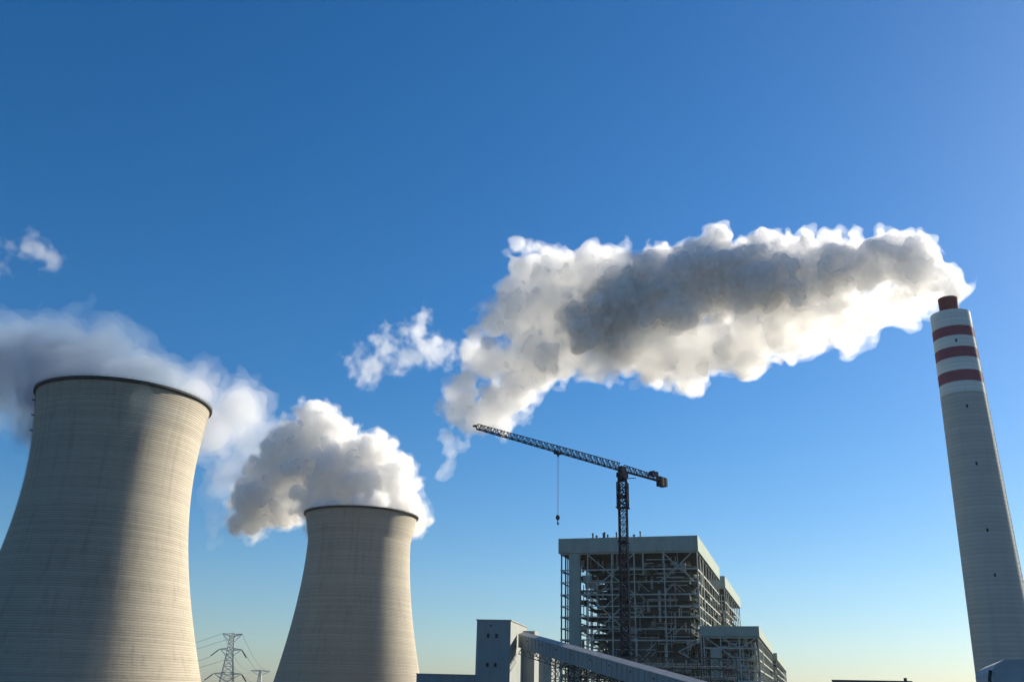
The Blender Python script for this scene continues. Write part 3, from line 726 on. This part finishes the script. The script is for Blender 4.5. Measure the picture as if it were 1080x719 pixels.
# each cloud is built of nested skins: torn thin vapour outside, denser steam inside: (depth in m below the outline, raggedness, material)
DENSE = [(-1.0, 1.6, steam_mat('steam_edge', .03, .01)), (0.3, .4, steam_mat('steam_body', .10, .06)), (1.3, 0, steam_mat('steam_core', .12, .30, col=(.985, .985, .99), skin=.93))]
BRIGHT = [(-1.2, 2.0, steam_mat('thin_edge', .025, .008, aniso=.5)), (0.4, .5, steam_mat('thin_body', .040, .03, aniso=.48, col=(1, .995, .985))), (1.8, 0, steam_mat('thin_core', .048, .14, aniso=.48, col=(.995, .985, .965), skin=.93))]
ROLL = [(-2.0, 2.0, steam_mat('roll_edge', .018, .006)), (0.6, .8, steam_mat('roll_body', .045, .03)), (2.6, 0, steam_mat('roll_core', .09, .24, col=(.995, .99, .98), skin=.94))]
SOFT = [(-6, 4, steam_mat('soft_edge', .005, .003, col=(.88, .90, .94))), (2, 2, steam_mat('soft_body', .012, .004, col=(.88, .90, .93))), (9, 0, steam_mat('soft_core', .022, .03, col=(.90, .90, .90)))]
SHADE_TINT = [(-5, 4, steam_mat('shade_tint_edge', .008, .003, aniso=.1, col=(.50, .60, .72))), (2, 2, steam_mat('shade_tint_body', .018, .004, aniso=0, col=(.34, .44, .57))), (8, 0, steam_mat('shade_tint_core', .024, .01, aniso=0, col=(.32, .42, .54)))]  # white steam in shadow: the shade is put into its grey-blue colour
WISP = [(-1.5, 3.2, steam_mat('wisp_edge', .008, .003)), (1.0, 3.0, steam_mat('wisp_body', .012, .005)), (3.6, 2, steam_mat('wisp_core', .022, .01))]

chim_seeds = [(1001, 306, 5.5, 532), (999, 301, 8, 532), (994, 295, 11, 535), (986, 290, 15, 540), (976, 287, 19, 546), (964, 285, 23, 552), (948, 280, 30, 560), (920, 284, 32, 572), (890, 287, 33, 588), (862, 290, 34, 604),
    (830, 292, 37, 620), (798, 292, 40, 638), (765, 295, 43, 655), (730, 303, 42, 672), (700, 308, 42, 688), (672, 322, 42, 700), (645, 338, 36, 712), (618, 350, 27, 722),
    (828, 256, 10, 630), (822, 264, 10, 630), (900, 262, 14, 592), (950, 258, 12, 566), (750, 262, 14, 668), (693, 268, 12, 690)]
lobe_seeds = [(984, 312, 10, 562), (975, 317, 13, 574), (964, 322, 16, 581), (945, 328, 17, 592), (915, 332, 19, 606), (885, 337, 24, 618), (852, 343, 27, 632), (820, 349, 31, 648), (788, 356, 34, 668), (755, 366, 33, 705), (722, 372, 34, 720), (692, 376, 32, 730),
    (665, 365, 28, 740), (640, 382, 20, 745), (622, 394, 13, 745),
    (650, 298, 34, 752), (620, 296, 34, 760), (590, 293, 33, 766), (562, 286, 28, 774), (547, 262, 12, 778), (575, 325, 40, 765), (545, 330, 34, 775), (590, 360, 32, 755), (560, 375, 38, 765),
    (522, 342, 27, 785), (503, 352, 18, 792), (518, 380, 29, 786), (545, 410, 30, 778), (520, 430, 27, 784), (498, 440, 20, 790), (479, 415, 16, 796), (477, 438, 16, 797), (475, 460, 14, 798), (473, 475, 12, 800), (471, 488, 11, 800), (469, 499, 8, 800), (495, 400, 18, 792), (492, 424, 20, 792), (488, 448, 17, 795), (480, 462, 13, 797), (490, 368, 10, 795)]
cp = steam_mesh('steam_plume', [sph(a, b, c, 533 + min((d - 533) * .3, 36 - .03 * (d - 653))) for a, b, c, d in chim_seeds], 1.25, 11, DENSE, puff=(16, 8, 4), noise=((34, 3.0), (13, 2.2), (6, 1.6), (2.8, .9)), grow=1.04)
lobe = steam_mesh('trailing_steam', [sph(a, b, c, 533 + min((d - 533) * .3, 36 - .03 * (d - 653))) for a, b, c, d in lobe_seeds], 1.3, 12, BRIGHT, puff=(16, 8, 4), noise=((34, 2.0), (13, 2.4), (6, 2.0), (2.8, 1.1)), grow=1.06)
lobe.parent = cp
tag(cp, 'long billowing white steam plume streaming left from the red-banded chimney', 'steam plume', 'steam plumes')

t2_seeds = [(350, 545, 26, 925), (395, 548, 32, 925), (422, 545, 22, 935), (432, 532, 17, 955), (438, 546, 13, 968), (439, 560, 9, 980), (382, 520, 36, 945), (415, 510, 26, 945), (352, 500, 38, 950), (385, 485, 30, 955), (320, 490, 38, 965), (340, 460, 32, 965),
    (300, 500, 36, 975), (280, 520, 34, 985), (268, 545, 26, 990), (300, 540, 28, 975), (330, 530, 26, 945), (305, 465, 24, 975), (402, 468, 12, 950), (425, 490, 12, 945), (330, 436, 14, 968)]
tp2 = steam_mesh('steam_plume', [sph(a, b, c, d + 12) for a, b, c, d in t2_seeds], 1.6, 5, ROLL, puff=(16, 8, 4), noise=((40, 3.0), (15, 3.0), (8, 2.2), (4, 1.4)))
tag(tp2, 'dense white steam rolling off the far cooling tower rim', 'steam plume', 'steam plumes')
dr_seeds = [(268, 470, 34, 1010), (250, 430, 36, 1030), (245, 500, 38, 1020), (232, 545, 24, 1020), (215, 450, 45, 1060), (205, 415, 34, 1080), (170, 430, 44, 1110), (120, 430, 40, 1160), (275, 415, 14, 1020)]
dp = steam_mesh('drifting_steam', [sph(*s) for s in dr_seeds], 3.6, 9, SOFT, puff=(14, 5), noise=((60, 9.0), (22, 5), (10, 2.5)))
tag(dp, 'soft grey older steam drifting left behind the near cooling tower', 'steam plume', 'steam plumes')
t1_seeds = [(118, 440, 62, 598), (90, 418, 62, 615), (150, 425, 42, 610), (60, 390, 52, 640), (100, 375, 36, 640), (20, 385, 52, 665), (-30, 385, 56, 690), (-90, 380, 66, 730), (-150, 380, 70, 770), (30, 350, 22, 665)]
tp1 = steam_mesh('steam_plume', [sph(*s) for s in t1_seeds], 2.6, 15, SHADE_TINT, puff=(14, 6), noise=((45, 5.0), (14, 3.0), (7, 1.8)))
tag(tp1, 'shade-tinted grey steam leaning left over the near cooling tower rim', 'steam plume', 'steam plumes')
def wisp(label, seeds, seed):
    o = steam_mesh('steam_wisp', [sph(*s) for s in seeds], 1.5, seed, WISP, crumbs=(30, 60, 100), puff=(12, 5), noise=((18, 4.0), (8, 3.0), (4, 2.4), (2.5, 1.4)))
    tag(o, label, 'steam wisp', 'torn-off wisps of steam')
wisp('torn wisp of steam drifting between the far cooling tower and chimney plume', [(375, 380, 13, 830), (392, 388, 14, 830), (408, 345, 9, 830), (425, 352, 13, 830), (440, 350, 13, 830), (452, 368, 14, 828), (465, 372, 10, 826), (430, 378, 12, 830), (400, 358, 9, 830), (447, 340, 8, 830), (475, 366, 7, 826), (418, 392, 6, 830), (378, 366, 7, 830), (410, 368, 11, 830), (388, 400, 8, 830)], 2)
wisp('small bright wisp of steam high above the near cooling tower', [(28, 262, 9, 700), (38, 270, 11, 700), (52, 274, 10, 700), (46, 282, 7, 700)], 4)
wisp('faint wisp of steam cut by the left edge of the picture', [(2, 280, 10, 700), (-10, 290, 12, 700), (-2, 262, 7, 700)], 6)
